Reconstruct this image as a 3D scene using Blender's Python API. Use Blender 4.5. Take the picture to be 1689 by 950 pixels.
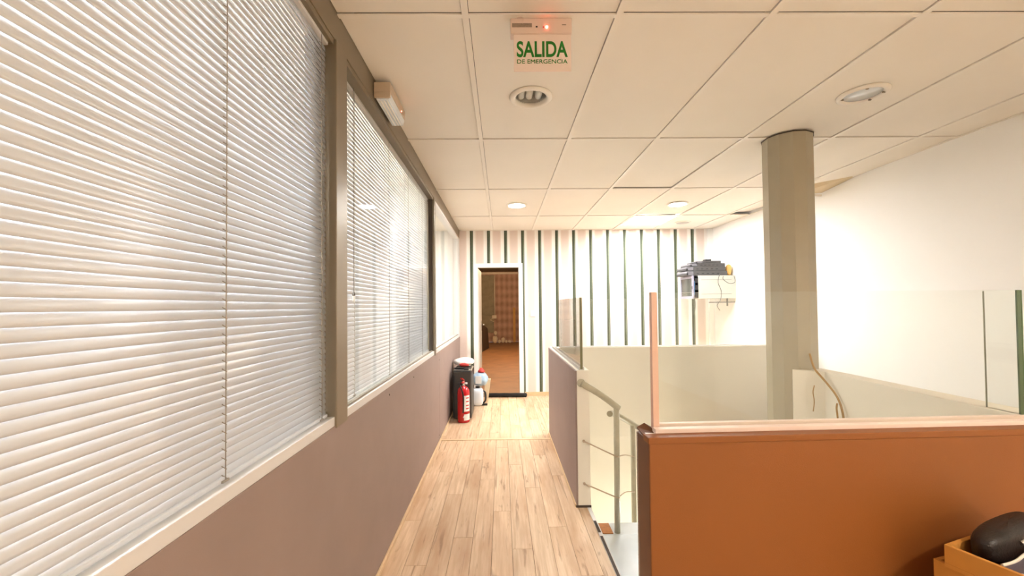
import bpy, bmesh, math, random
from mathutils import Vector, Matrix

random.seed(7)
S = bpy.context.scene
COL = S.collection
for o in list(bpy.data.objects):
    bpy.data.objects.remove(o)

# ------------------------------------------------------------------ camera
W_PX, H_PX = 1689.0, 950.0
F_PX = 683.0
CAM_Z = 1.32
yaw, pitch, roll = (math.radians(v) for v in (0.579, 1.134, -0.546))
fw = Vector((math.sin(yaw) * math.cos(pitch), math.cos(yaw) * math.cos(pitch), math.sin(pitch)))
rt = Vector((math.cos(yaw), -math.sin(yaw), 0))
up = rt.cross(fw)
rt, up = rt * math.cos(roll) + up * math.sin(roll), up * math.cos(roll) - rt * math.sin(roll)
cam = bpy.data.cameras.new('camera')
cam.sensor_width = 36.0
cam.lens = F_PX / W_PX * 36.0
cam.shift_x = 9.94 / W_PX
cam.shift_y = 17.06 / W_PX
cam.clip_start = 0.02
camo = bpy.data.objects.new('camera', cam)
camo.matrix_world = Matrix(((rt.x, up.x, -fw.x, 0), (rt.y, up.y, -fw.y, 0), (rt.z, up.z, -fw.z, CAM_Z), (0, 0, 0, 1)))
COL.objects.link(camo)
S.camera = camo

# ------------------------------------------------------------------ world, exposure, light levels
wd = bpy.data.worlds.new('world')
S.world = wd
wd.use_nodes = True
wd.node_tree.nodes['Background'].inputs[0].default_value = (0.75, 0.83, 1.0, 1)
wd.node_tree.nodes['Background'].inputs[1].default_value = 0.3
S.view_settings.view_transform = 'Standard'
S.view_settings.look = 'None'
S.view_settings.gamma = 1.0
S.view_settings.use_curve_mapping = False
S.view_settings.exposure = 2.7
S.cycles.max_bounces = 8
# radiance of the lamps, some of them added for brightness
L_FAR = 84.0        # two lit downlights at the far end
L_PANEL = 9.0      # square ceiling panel by the far wall
L_WARM = 85.0       # warm downlights behind the camera, the nearest one added
L_OFFICE = 42.0      # ceiling panels in the office behind the blinds
L_BULB = 620.0      # bare bulbs in the unfinished room, the farther one added
L_LOWER = 3.4      # panel added in the stair shaft to brighten it

# ------------------------------------------------------------------ room measures (metres)
XL, XR = -0.625, 3.15
YB, YF = 6.15, -4.4
ZC = 2.453
ZH = 0.895           # top of the half walls
SILL, HEAD = 0.885, 2.342

# ------------------------------------------------------------------ materials
def lin(c):
    if isinstance(c, str):
        c = tuple(int(c[i:i + 2], 16) / 255 for i in (0, 2, 4))
    return tuple(v / 12.92 if v <= 0.04045 else ((v + 0.055) / 1.055) ** 2.4 for v in c[:3]) + (1.0,)

def new_mat(name):
    m = bpy.data.materials.new(name)
    m.use_nodes = True
    nt = m.node_tree
    return m, nt, nt.nodes['Principled BSDF']

def N(nt, typ, **kw):
    n = nt.nodes.new(typ)
    for k, v in kw.items():
        setattr(n, k, v)
    return n

def mth(nt, op, a, b=None, c=None):
    n = N(nt, 'ShaderNodeMath', operation=op)
    for i, v in enumerate((a, b, c)):
        if v is None:
            continue
        if isinstance(v, (int, float)):
            n.inputs[i].default_value = v
        else:
            nt.links.new(v, n.inputs[i])
    return n.outputs[0]

def mixc(nt, fac, a, b, mode='MIX'):
    n = N(nt, 'ShaderNodeMix', data_type='RGBA', blend_type=mode)
    for i, v in ((0, fac), (6, a), (7, b)):
        if isinstance(v, (int, float)):
            n.inputs[i].default_value = v
        elif isinstance(v, tuple):
            n.inputs[i].default_value = v
        else:
            nt.links.new(v, n.inputs[i])
    return n.outputs[2]

def mat(name, col, rough=0.6, metal=0.0, var=0.06, scale=6.0, bump=0.0, bscale=200.0, spec=0.5, coat=0.0):
    m, nt, b = new_mat(name)
    base = lin(col)
    b.inputs['Roughness'].default_value = rough
    b.inputs['Metallic'].default_value = metal
    b.inputs['Specular IOR Level'].default_value = spec
    b.inputs['Coat Weight'].default_value = coat
    tc = N(nt, 'ShaderNodeTexCoord')
    nz = N(nt, 'ShaderNodeTexNoise')
    nz.inputs['Scale'].default_value = scale
    nz.inputs['Detail'].default_value = 5
    nt.links.new(tc.outputs['Object'], nz.inputs['Vector'])
    d = tuple(v * (1 - var * 2) for v in base[:3]) + (1,)
    l = tuple(min(1, v * (1 + var * 2)) for v in base[:3]) + (1,)
    nt.links.new(mixc(nt, nz.outputs['Fac'], d, l), b.inputs['Base Color'])
    if bump:
        n2 = N(nt, 'ShaderNodeTexNoise')
        n2.inputs['Scale'].default_value = bscale
        n2.inputs['Detail'].default_value = 3
        nt.links.new(tc.outputs['Object'], n2.inputs['Vector'])
        bp = N(nt, 'ShaderNodeBump')
        bp.inputs['Strength'].default_value = bump
        bp.inputs['Distance'].default_value = 0.002
        nt.links.new(n2.outputs['Fac'], bp.inputs['Height'])
        nt.links.new(bp.outputs[0], b.inputs['Normal'])
    return m

def emis(name, col, strength):
    m, nt, b = new_mat(name)
    b.inputs['Base Color'].default_value = (0.8, 0.8, 0.8, 1)
    b.inputs['Emission Color'].default_value = tuple(col) + (1,)
    b.inputs['Emission Strength'].default_value = strength
    return m

def glass_mat(name, tint, r0=0.04, k=0.9):
    m = bpy.data.materials.new(name)
    m.use_nodes = True
    nt = m.node_tree
    nt.nodes.clear()
    out = N(nt, 'ShaderNodeOutputMaterial')
    tr = N(nt, 'ShaderNodeBsdfTransparent')
    tr.inputs[0].default_value = tuple(tint) + (1,)
    gl = N(nt, 'ShaderNodeBsdfGlossy')
    gl.inputs['Roughness'].default_value = 0.01
    gl.inputs[0].default_value = (0.95, 0.97, 0.96, 1)
    lw = N(nt, 'ShaderNodeLayerWeight')
    lw.inputs[0].default_value = 0.5
    f = mth(nt, 'MULTIPLY_ADD', mth(nt, 'POWER', lw.outputs['Facing'], 5.0), k * (1 - r0), r0)
    mx = N(nt, 'ShaderNodeMixShader')
    nt.links.new(f, mx.inputs[0])
    nt.links.new(tr.outputs[0], mx.inputs[1])
    nt.links.new(gl.outputs[0], mx.inputs[2])
    nt.links.new(mx.outputs[0], out.inputs[0])
    return m

M = {}
M['ceil'] = mat('ceiling_tile_board', 'efe8dc', 0.9, var=0.02, scale=2.0, bump=0.12, bscale=350)
M['bar'] = mat('ceiling_bar_enamel', 'efe8dc', 0.45, var=0.02)
M['plenum'] = mat('plenum_dark', '3a332b', 0.9)
M['white'] = mat('white_wall_paint', 'f7f5f1', 0.75, var=0.02, scale=1.2, bump=0.08, bscale=120)
M['cream'] = mat('cream_stairwell_paint', 'f2ebdc', 0.55, var=0.03, scale=1.6, bump=0.05, bscale=90)
M['taupe'] = mat('taupe_partition_board', '97837b', 0.62, var=0.05, scale=5, bump=0.18, bscale=420)
M['brown'] = mat('brown_partition_board', '8f5420', 0.55, var=0.04, scale=4, bump=0.22, bscale=380)
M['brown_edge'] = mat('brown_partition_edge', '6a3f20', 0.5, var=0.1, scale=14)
M['frame'] = mat('taupe_metal_frame', '877b68', 0.38, 0.35, var=0.03)
M['alu'] = mat('brushed_aluminium', 'c4c2be', 0.32, 0.9, var=0.03)
M['sillwhite'] = mat('white_sill_enamel', 'dcd9d6', 0.45, var=0.02)
M['slat'] = mat('blind_slat_enamel', 'd5d9df', 0.3, 0.0, var=0.02, spec=0.6)
M['cord'] = mat('blind_cord', 'a39c92', 0.8)
M['pullcord'] = mat('dark_pull_cord', '39332f', 0.7)
M['black'] = mat('black_plastic', '17171a', 0.45)
M['darkgrey'] = mat('dark_grey_plastic', '4a4848', 0.5, var=0.08, scale=30)
M['pcgrey'] = mat('charcoal_metal_case', '3b3b39', 0.42, var=0.05)
M['red'] = mat('red_extinguisher_enamel', 'c4101a', 0.25, coat=0.4, var=0.03)
M['redcloth'] = mat('red_plastic', 'c63a34', 0.5)
M['whiteplastic'] = mat('white_plastic', 'eeeeec', 0.35)
M['bluebag'] = mat('pale_blue_plastic_bag', 'a9c3e6', 0.3, var=0.25, scale=22, bump=0.6, bscale=40)
M['jug'] = mat('white_jug_plastic', 'e9eef6', 0.35)
M['beigecard'] = mat('beige_card', 'd8c6a4', 0.7)
M['casing'] = mat('white_door_casing', 'f2f0ec', 0.4, var=0.01)
M['column'] = mat('grey_beige_column_paint', 'aaa089', 0.2, var=0.03, coat=0.3)
M['rail'] = mat('cream_painted_rail', 'b9b29a', 0.3, var=0.08, scale=20, coat=0.3)
M['rod'] = mat('thin_cream_rod', 'c2ab90', 0.4)
M['stone'] = mat('pale_stone_tread', 'dfe6ea', 0.3, var=0.07, scale=5)
M['orange'] = mat('orange_brown_tile', 'b5712c', 0.6, var=0.2, scale=40)
M['insert'] = mat('dark_nosing_insert', '4c4036', 0.8)
M['pinkedge'] = mat('pink_sealed_glass_edge', 'e2bda8', 0.45, var=0.04)
M['oliveedge'] = mat('olive_glass_edge', '7d7a55', 0.35)
M['greenedge'] = mat('green_glass_edge', '3f5a2e', 0.3)
M['pinkbead'] = mat('pink_glazing_bead', 'f3dccd', 0.5, var=0.04)
M['woodtrim'] = mat('oak_skirting', 'd3b48c', 0.5, var=0.1, scale=15)
M['glass'] = glass_mat('clear_pane', (0.98, 0.985, 0.98), 0.03, 0.35)
M['glassgreen'] = glass_mat('greenish_rail_glass', (0.978, 0.985, 0.975), 0.035, 0.8)
M['signplate'] = mat('sign_plate_white', 'f1dfd3', 0.5, var=0.01)
M['signbox'] = mat('sign_box_plastic', 'e6cfc0', 0.5, var=0.01)
M['green'] = mat('sign_green_print', '127a1c', 0.5, var=0.02)
M['greyprint'] = mat('grey_printed_label', '93806f', 0.6, var=0.2, scale=120)
M['led'] = emis('red_led', (1.0, 0.08, 0.05), 6)
M['lampfar'] = emis('lit_diffuser_white', (0.96, 0.985, 1.0), L_FAR)
M['lampwarm'] = emis('lit_diffuser_warm', (1.0, 0.89, 0.75), L_WARM)
M['panel'] = emis('lit_panel_white', (0.97, 0.99, 1.0), L_PANEL)
M['officepanel'] = emis('lit_panel_office', (0.95, 0.98, 1.0), L_OFFICE)
M['smallpanel'] = emis('added_panel_small_room', (1.0, 0.97, 0.93), 9.0)  # added panel, brightens the view through the far window
M['lowerpanel'] = emis('added_panel_lower_storey', (1.0, 0.93, 0.80), L_LOWER)  # added panel, brightens the stair shaft
M['bulb'] = emis('warm_bulb', (1.0, 0.76, 0.5), L_BULB)
M['reflector'] = mat('lamp_reflector', 'b9b3aa', 0.3, 0.7)
M['tube'] = mat('unlit_lamp_tube', 'f4f1ea', 0.3)
M['diffuser'] = mat('clear_ribbed_diffuser', 'e2ebf2', 0.15, coat=0.6)
M['lumbody'] = mat('luminaire_body', 'c9b59c', 0.5)
M['rackwhite'] = mat('rack_cabinet_white', 'bfbdb2', 0.5)
M['routerfront'] = mat('router_front_grey', '6f6d72', 0.5)
M['racklilac'] = mat('rack_door_grey', '918d9c', 0.4)
M['darkglass'] = mat('smoked_rack_glass', '3e4038', 0.15)
M['bluecable'] = mat('blue_cable', '2b6a9a', 0.5)
M['greywire'] = mat('grey_wire', '5c5a54', 0.6)
M['kraft'] = mat('yellow_kraft_packet', 'd1a45c', 0.7)
M['cableyellow'] = mat('ochre_cable', 'a9803c', 0.6)
M['carton'] = mat('orange_carton', 'c98b3c', 0.75, var=0.06, scale=20)
M['cartonin'] = mat('carton_inner_face', 'c59a72', 0.8)
M['leather'] = mat('black_leather', '1d1512', 0.42, var=0.3, scale=30, bump=0.6, bscale=160)
M['folder'] = mat('purple_grey_plastic', '5e5560', 0.25)
M['foldedge'] = mat('folder_white_edge', 'f0e4d6', 0.4)
M['maroon'] = mat('maroon_paper', '55160f', 0.6)
M['felt'] = mat('black_felt', '211d1c', 0.95, bump=0.5, bscale=300)
M['plaster'] = mat('bare_greenish_plaster', '8d7d63', 0.9, var=0.2, scale=5, bump=0.5, bscale=60)
M['darkboard'] = mat('dark_brown_board', '4a3218', 0.8, var=0.2, scale=6)
M['oldfloor'] = mat('worn_brown_floor', '8c5f38', 0.65, var=0.22, scale=4)
M['pipe'] = mat('pale_conduit', 'cdb79a', 0.6)
M['rubble'] = mat('pale_rubble', 'cdb596', 0.9, var=0.15)
M['yellowwood'] = mat('yellow_pine', 'b98540', 0.7, var=0.1)
M['officefloor'] = mat('office_grey_floor', '8f8880', 0.7)
M['chrome'] = mat('satin_chrome', 'c9c9c9', 0.22, 1.0, var=0.01)

def wallpaper():
    m, nt, b = new_mat('striped_wallpaper')
    b.inputs['Roughness'].default_value = 0.7
    tc = N(nt, 'ShaderNodeTexCoord')
    sp = N(nt, 'ShaderNodeSeparateXYZ')
    nt.links.new(tc.outputs['Object'], sp.inputs[0])
    P = 0.2540
    u = mth(nt, 'FRACT', mth(nt, 'DIVIDE', mth(nt, 'ADD', sp.outputs[0], 0.445 + 0.022 + P * 10), P))
    def band(a, c):
        return mth(nt, 'MULTIPLY', mth(nt, 'GREATER_THAN', u, a), mth(nt, 'LESS_THAN', u, c))
    nz = N(nt, 'ShaderNodeTexNoise')
    nz.inputs['Scale'].default_value = 30
    nt.links.new(tc.outputs['Object'], nz.inputs['Vector'])
    white = lin('f1ebe4')
    c = mixc(nt, band(0.33, 0.80), white, lin('e0d0c4'))
    c = mixc(nt, band(0.40, 0.73), c, lin('dccabf'))
    c = mixc(nt, band(0.0, 0.185), c, mixc(nt, nz.outputs['Fac'], lin('363d2a'), lin('4c533c')))
    c = mixc(nt, band(0.128, 0.146), c, lin('98a088'))
    nt.links.new(c, b.inputs['Base Color'])
    return m
M['wallpaper'] = wallpaper()

def planks_mat():
    m, nt, b = new_mat('oak_laminate')
    b.inputs['Roughness'].default_value = 0.55
    tc = N(nt, 'ShaderNodeTexCoord')
    oi = N(nt, 'ShaderNodeObjectInfo')
    off = N(nt, 'ShaderNodeVectorMath', operation='ADD')
    cmb = N(nt, 'ShaderNodeCombineXYZ')
    for i in range(3):
        nt.links.new(mth(nt, 'MULTIPLY', oi.outputs['Random'], (37.0, 91.0, 13.0)[i]), cmb.inputs[i])
    nt.links.new(tc.outputs['Object'], off.inputs[0])
    nt.links.new(cmb.outputs[0], off.inputs[1])
    def noise(scale, sx, sy, detail, rough=0.6, dist=0.0):
        mp = N(nt, 'ShaderNodeMapping')
        mp.inputs['Scale'].default_value = (sx, sy, 1)
        nt.links.new(off.outputs[0], mp.inputs[0])
        n = N(nt, 'ShaderNodeTexNoise')
        n.inputs['Scale'].default_value = scale
        n.inputs['Detail'].default_value = detail
        n.inputs['Roughness'].default_value = rough
        n.inputs['Distortion'].default_value = dist
        nt.links.new(mp.outputs[0], n.inputs['Vector'])
        return n.outputs['Fac']
    def ramp(fac, p0, p1):
        r = N(nt, 'ShaderNodeMapRange')
        r.inputs[1].default_value = p0
        r.inputs[2].default_value = p1
        nt.links.new(fac, r.inputs[0])
        return r.outputs[0]
    grain = noise(1.0, 60, 3.0, 6)
    cloud = noise(1.0, 9, 1.6, 3)
    crack = noise(1.0, 26, 2.2, 4, 0.55, 0.8)
    knot = noise(1.0, 13, 5.0, 2, 0.5, 0.5)
    c = mixc(nt, ramp(grain, 0.3, 0.7), lin('c5a482'), lin('e2c7a8'))
    c = mixc(nt, ramp(cloud, 0.38, 0.72), c, lin('b9926e'), 'MIX')
    c = mixc(nt, mth(nt, 'MULTIPLY', ramp(crack, 0.60, 0.70), 0.75), c, lin('8a6544'))
    c = mixc(nt, mth(nt, 'MULTIPLY', ramp(knot, 0.70, 0.80), 0.7), c, lin('76553a'))
    sh = mth(nt, 'MULTIPLY_ADD', oi.outputs['Random'], 0.16, 0.92)
    cc = N(nt, 'ShaderNodeCombineXYZ')
    for i in range(3):
        nt.links.new(sh, cc.inputs[i])
    nt.links.new(mixc(nt, 1.0, c, cc.outputs[0], 'MULTIPLY'), b.inputs['Base Color'])
    bp = N(nt, 'ShaderNodeBump')
    bp.inputs['Strength'].default_value = 0.08
    bp.inputs['Distance'].default_value = 0.002
    nt.links.new(grain, bp.inputs['Height'])
    nt.links.new(bp.outputs[0], b.inputs['Normal'])
    return m
M['oak'] = planks_mat()

def damask():
    m, nt, b = new_mat('old_patterned_wallpaper')
    b.inputs['Roughness'].default_value = 0.85
    tc = N(nt, 'ShaderNodeTexCoord')
    mp = N(nt, 'ShaderNodeMapping')
    mp.inputs['Scale'].default_value = (5.2, 1, 3.2)
    nt.links.new(tc.outputs['Object'], mp.inputs[0])
    sp = N(nt, 'ShaderNodeSeparateXYZ')
    nt.links.new(mp.outputs[0], sp.inputs[0])
    w = mth(nt, 'MULTIPLY', mth(nt, 'SINE', mth(nt, 'MULTIPLY', mth(nt, 'ADD', sp.outputs[0], sp.outputs[2]), math.pi)),
            mth(nt, 'SINE', mth(nt, 'MULTIPLY', mth(nt, 'SUBTRACT', sp.outputs[0], sp.outputs[2]), math.pi)))
    nz = N(nt, 'ShaderNodeTexNoise')
    nz.inputs['Scale'].default_value = 9
    nz.inputs['Detail'].default_value = 6
    nt.links.new(tc.outputs['Object'], nz.inputs['Vector'])
    f = mth(nt, 'ADD', mth(nt, 'MULTIPLY_ADD', w, 0.45, 0.2), mth(nt, 'MULTIPLY', nz.outputs['Fac'], 0.7))
    nt.links.new(mixc(nt, f, lin('8a6550'), lin('b98f76')), b.inputs['Base Color'])
    return m
M['damask'] = damask()

# ------------------------------------------------------------------ mesh helpers
class MB:
    def __init__(s):
        s.v, s.f, s.sm = [], [], []
    def add(s, vs, fs, smooth=False):
        n = len(s.v)
        s.v += [tuple(v) for v in vs]
        s.f += [tuple(i + n for i in f) for f in fs]
        s.sm += [smooth] * len(fs)
        return s
    def box(s, x0, x1, y0, y1, z0, z1, mx=None):
        vs = [Vector((x, y, z)) for z in (z0, z1) for y in (y0, y1) for x in (x0, x1)]
        if mx is not None:
            vs = [mx @ v for v in vs]
        return s.add(vs, [(0, 2, 3, 1), (4, 5, 7, 6), (0, 1, 5, 4), (1, 3, 7, 5), (3, 2, 6, 7), (2, 0, 4, 6)])
    def prism(s, poly, z0, z1, smooth=False):
        n = len(poly)
        vs = [(x, y, z0) for x, y in poly] + [(x, y, z1) for x, y in poly]
        s.add(vs, [tuple(range(n))[::-1], tuple(range(n, 2 * n))])
        return s.add(vs, [(i, (i + 1) % n, n + (i + 1) % n, n + i) for i in range(n)], smooth)
    def tube(s, pts, r, seg=10, caps=True):
        pts = [Vector(p) for p in pts]
        rs = r if isinstance(r, (list, tuple)) else [r] * len(pts)
        vs, fs = [], []
        ref = None
        for i, p in enumerate(pts):
            t = (pts[min(i + 1, len(pts) - 1)] - pts[max(i - 1, 0)]).normalized()
            if ref is None:
                ref = Vector((0, 0, 1)) if abs(t.z) < 0.9 else Vector((1, 0, 0))
            a = t.cross(ref).normalized()
            b = a.cross(t).normalized()
            ref = b
            for k in range(seg):
                an = 2 * math.pi * k / seg
                vs.append(p + (a * math.cos(an) + b * math.sin(an)) * rs[i])
        for i in range(len(pts) - 1):
            for k in range(seg):
                k2 = (k + 1) % seg
                fs.append((i * seg + k, i * seg + k2, (i + 1) * seg + k2, (i + 1) * seg + k))
        s.add(vs, fs, True)
        if caps:
            n = len(vs)
            s.add(vs[:seg], [tuple(range(seg))[::-1]])
            s.add(vs[n - seg:], [tuple(range(seg))])
        return s
    def lathe(s, prof, c, seg=28, smooth=True):
        vs, fs = [], []
        for r, z in prof:
            for k in range(seg):
                an = 2 * math.pi * k / seg
                vs.append((c[0] + r * math.cos(an), c[1] + r * math.sin(an), c[2] + z))
        for i in range(len(prof) - 1):
            for k in range(seg):
                k2 = (k + 1) % seg
                fs.append((i * seg + k, i * seg + k2, (i + 1) * seg + k2, (i + 1) * seg + k))
        return s.add(vs, fs, smooth)
    def blob(s, c, rx, ry, rz, e=1.0, rough=0.0, seg=18, rings=10, seed=1, flat=0.0):
        rnd = random.Random(seed)
        ph = [rnd.uniform(0, 6.28) for _ in range(6)]
        def sg(v):
            return math.copysign(abs(v) ** e, v)
        vs, fs = [], []
        for i in range(rings + 1):
            th = math.pi * i / rings
            for k in range(seg):
                a = 2 * math.pi * k / seg
                w = 1 + rough * (math.sin(3 * a + ph[0] + 2 * th) * .5 + math.sin(5 * a + ph[1] - 3 * th) * .3 + math.sin(7 * th + ph[2] + a) * .4)
                x, y, z = sg(math.sin(th)) * sg(math.cos(a)) * w, sg(math.sin(th)) * sg(math.sin(a)) * w, sg(math.cos(th)) * w
                z = max(z, -1 + flat)
                vs.append((c[0] + rx * x, c[1] + ry * y, c[2] + rz * z))
        for i in range(rings):
            for k in range(seg):
                k2 = (k + 1) % seg
                fs.append((i * seg + k, (i + 1) * seg + k, (i + 1) * seg + k2, i * seg + k2))
        return s.add(vs, fs, True)
    def mesh(s, name, material, org=(0, 0, 0), bevel=0.0, seg=2):
        me = bpy.data.meshes.new(name)
        o = Vector(org)
        me.from_pydata([Vector(v) - o for v in s.v], [], s.f)
        for p, k in zip(me.polygons, s.sm):
            p.use_smooth = k
        bm = bmesh.new()
        bm.from_mesh(me)
        bmesh.ops.remove_doubles(bm, verts=bm.verts, dist=1e-6)
        bmesh.ops.recalc_face_normals(bm, faces=bm.faces)
        if bevel:
            es = [e for e in bm.edges if len(e.link_faces) == 2 and e.calc_face_angle(0) > 0.6]
            bmesh.ops.bevel(bm, geom=es, offset=bevel, segments=seg, profile=0.6, affect='EDGES', clamp_overlap=True)
        bm.to_mesh(me)
        bm.free()
        me.materials.append(M[material] if isinstance(material, str) else material)
        return me
    def build(s, name, material, parent=None, bevel=0.0, org=None, seg=2):
        if parent is not None:
            w = Vector((0, 0, 0))
            p = parent
            while p is not None:
                w += p.location
                p = p.parent
        if org is None:
            lo = Vector([min(v[i] for v in s.v) for i in range(3)])
            hi = Vector([max(v[i] for v in s.v) for i in range(3)])
            org = Vector(((lo.x + hi.x) / 2, (lo.y + hi.y) / 2, lo.z))
        org = Vector(org)
        me = s.mesh(name, material, org, bevel, seg)
        ob = bpy.data.objects.new(name, me)
        COL.objects.link(ob)
        if parent is not None:
            ob.parent = parent
            ob.location = org - w
        else:
            ob.location = org
        return ob

def tag(o, label=None, cat=None, group=None, kind=None):
    for k, v in (('label', label), ('category', cat), ('group', group), ('kind', kind)):
        if v:
            o[k] = v
    return o

def empty(name, loc, label=None, cat=None, group=None, kind=None):
    o = bpy.data.objects.new(name, None)
    o.empty_display_size = 0.05
    COL.objects.link(o)
    o.location = loc
    return tag(o, label, cat, group, kind)

def struct(name, mb, material, label, cat, bevel=0.0, org=None):
    return tag(mb.build(name, material, None, bevel, org), label, cat, kind='structure')

def inst(name, me, parent, loc):
    o = bpy.data.objects.new(name, me)
    COL.objects.link(o)
    o.parent = parent
    o.location = Vector(loc) - parent.location
    return o

def rotz(cx, cy, deg):
    return Matrix.Translation((cx, cy, 0)) @ Matrix.Rotation(math.radians(deg), 4, 'Z')

def curve(pts, n=8):
    P = [Vector(p) for p in pts]
    out = []
    for i in range(len(P) - 1):
        p0, p1, p2, p3 = P[max(i - 1, 0)], P[i], P[i + 1], P[min(i + 2, len(P) - 1)]
        for k in range(n):
            t = k / n
            out.append(0.5 * ((2 * p1) + (p2 - p0) * t + (2 * p0 - 5 * p1 + 4 * p2 - p3) * t * t + (3 * p1 - p0 - 3 * p2 + p3) * t ** 3))
    out.append(P[-1])
    return out

# stairwell opening in the floor
WX0, WX1, WY0, WY1 = 0.565, 1.95, 1.50, 4.20

# ------------------------------------------------------------------ floor
mb = MB()
mb.box(XL - 0.1, WX0, YF, YB + 0.12, -0.16, -0.012)
mb.box(WX0, XR, YF, WY0 - 0.02, -0.16, -0.012)
mb.box(WX1 + 0.05, XR, WY0 - 0.02, WY1, -0.16, -0.012)
mb.box(WX0, XR, WY1, YB + 0.12, -0.16, -0.012)
floor = struct('floor', mb, 'insert', 'pale oak plank floor of the corridor', 'floor', org=(0, 0, -0.16))
PW = 0.111
plank_cache = {}
def plank(x0, x1, y0, y1):
    if y1 - y0 < 0.02 or x1 - x0 < 0.01:
        return
    k = (round(x1 - x0, 3), round(y1 - y0, 3))
    if k not in plank_cache:
        plank_cache[k] = MB().box(-k[0] / 2 + .0006, k[0] / 2 - .0006, -k[1] / 2 + .0006, k[1] / 2 - .0006, -0.012, 0).mesh('plank', 'oak', bevel=0.0009, seg=1)
    inst('plank', plank_cache[k], floor, ((x0 + x1) / 2, (y0 + y1) / 2, 0))
stagger = [0.0, 0.42, 0.86, 0.2, 0.65, 1.02, 0.35, 0.78, 0.1, 0.55, 0.95, 0.3, 0.7]
def lay(xa, xb, ya, yb, base=-0.0665, start=0.0):
    i0 = math.floor((xa - base) / PW)
    i = i0
    while base + i * PW < xb - 1e-4:
        x0, x1 = max(xa, base + i * PW), min(xb, base + (i + 1) * PW)
        y = ya - stagger[i % 13] * 1.0 - start
        while y < yb:
            plank(x0, x1, max(y, ya), min(y + 1.2, yb))
            y += 1.2
        i += 1
TY = 4.145
lay(XL, 0.548, 0.3, TY - 0.015)
lay(0.478, 1.1, 4.31, YB + 0.1, start=0.3, base=-0.03)
lay(XL, 0.478, TY + 0.015, YB + 0.1, start=0.3, base=-0.03)
struct('trim_1', MB().prism([(XL, TY - 0.02), (0.47, TY - 0.02), (0.47, TY + 0.02), (XL, TY + 0.02)], 0.0, 0.004), 'woodtrim',
       'thin pale threshold strip across the plank floor', 'floor trim', bevel=0.0015)
# plain laminate where the camera never looks
struct('floor_rear', MB().box(XL, 0.548, YF, 0.3, -0.012, 0), 'woodtrim', 'oak floor behind the camera', 'floor')
struct('floor_side', MB().box(0.548, XR, YF, 1.38, -0.012, 0), 'woodtrim', 'oak floor in front of the brown half wall', 'floor')
struct('floor_far', MB().box(1.1, XR, WY1 + 0.1, YB, -0.012, 0), 'woodtrim', 'oak floor behind the stairwell', 'floor')

# ------------------------------------------------------------------ ceiling
ceil = struct('ceiling', MB().box(XL - 0.1, XR + 0.1, YF, YB + 0.1, ZC + 0.14, ZC + 0.26), 'plenum',
              'suspended ceiling of cream tiles over the corridor', 'ceiling', org=(0, 0, ZC + 0.14))
cx = [XL] + [-0.132 + 0.6 * i for i in range(6)] + [XR]
ry = [YF] + [1.592 + 1.2 * j for j in range(-4, 4)] + [YB]
BW = 0.013
HOLE = 0.098
holes = {}
LAMPS = [(0.168, 2.225, 'off'), (1.968, 2.205, 'off2'), (0.175, 4.61, 'far'), (1.985, 4.61, 'far'),
         (0.168, -2.61, 'warm'), (1.968, -2.61, 'warm'), (1.968, -0.195, 'warm')]  # last lamp is added to brighten the right wall
def tile_mesh(x0, x1, y0, y1, hole=None):
    if hole is None:
        return MB().box(x0, x1, y0, y1, 0, 0.014)
    hx, hy = hole
    angs = sorted({round(2 * math.pi * k / 32, 5) for k in range(32)} |
                  {round(math.atan2(y - hy, x - hx) % (2 * math.pi), 5) for x in (x0, x1) for y in (y0, y1)})
    outer, inner = [], []
    for a in angs:
        c, s = math.cos(a), math.sin(a)
        t = min(((x1 - hx) / c if c > 1e-9 else (x0 - hx) / c if c < -1e-9 else 1e9),
                ((y1 - hy) / s if s > 1e-9 else (y0 - hy) / s if s < -1e-9 else 1e9))
        outer.append((hx + c * t, hy + s * t))
        inner.append((hx + c * HOLE, hy + s * HOLE))
    n = len(angs)
    vs = [(x, y, z) for z in (0, 0.014) for ring in (outer, inner) for x, y in ring]
    fs = []
    for i in range(n):
        j = (i + 1) % n
        fs += [(i, j, n + j, n + i), (2 * n + i, 3 * n + i, 3 * n + j, 2 * n + j), (i, 2 * n + i, 2 * n + j, j), (n + i, n + j, 3 * n + j, 3 * n + i)]
    return MB().add(vs, fs)
tile_cache = {}
PANEL = (4, 8)
for i in range(7):
    for j in range(9):
        x0, x1, y0, y1 = cx[i] + BW + .0018, cx[i + 1] - BW - .0018, ry[j] + 0.0115, ry[j + 1] - 0.0145
        if y1 <= y0:
            continue
        if i == 0:
            x0 = cx[0] + 0.002
        mx_, my_ = (x0 + x1) / 2, (y0 + y1) / 2
        hole = [(lx - mx_, ly - my_) for lx, ly, _ in LAMPS if x0 < lx < x1 and y0 < ly < y1]
        z = ZC + 0.004
        if (i, j) == PANEL:
            y0 = ry[j] + 0.62
            my_ = (y0 + y1) / 2
        key = (round(x1 - x0, 3), round(y1 - y0, 3), tuple(round(v, 3) for v in hole[0]) if hole else None)
        if key not in tile_cache:
            tile_cache[key] = tile_mesh(-key[0] / 2, key[0] / 2, -key[1] / 2, key[1] / 2, hole[0] if hole else None).mesh('ceiling_tile', 'ceil')
        t = inst('ceiling_tile', tile_cache[key], ceil, (mx_, my_, z))
        if (i, j) in ((4, 7), (3, 6)):
            t.rotation_euler = (math.radians(0.45), 0, 0); t.location.z += 0.004
        if (i, j) == (6, 6):
            t.rotation_euler = (math.radians(-1.4), math.radians(2.5), 0); t.location.z += -0.006
        if (i, j) == (6, 7):
            t.rotation_euler = (math.radians(1.2), math.radians(-2.0), 0); t.location.z += 0.018
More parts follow.
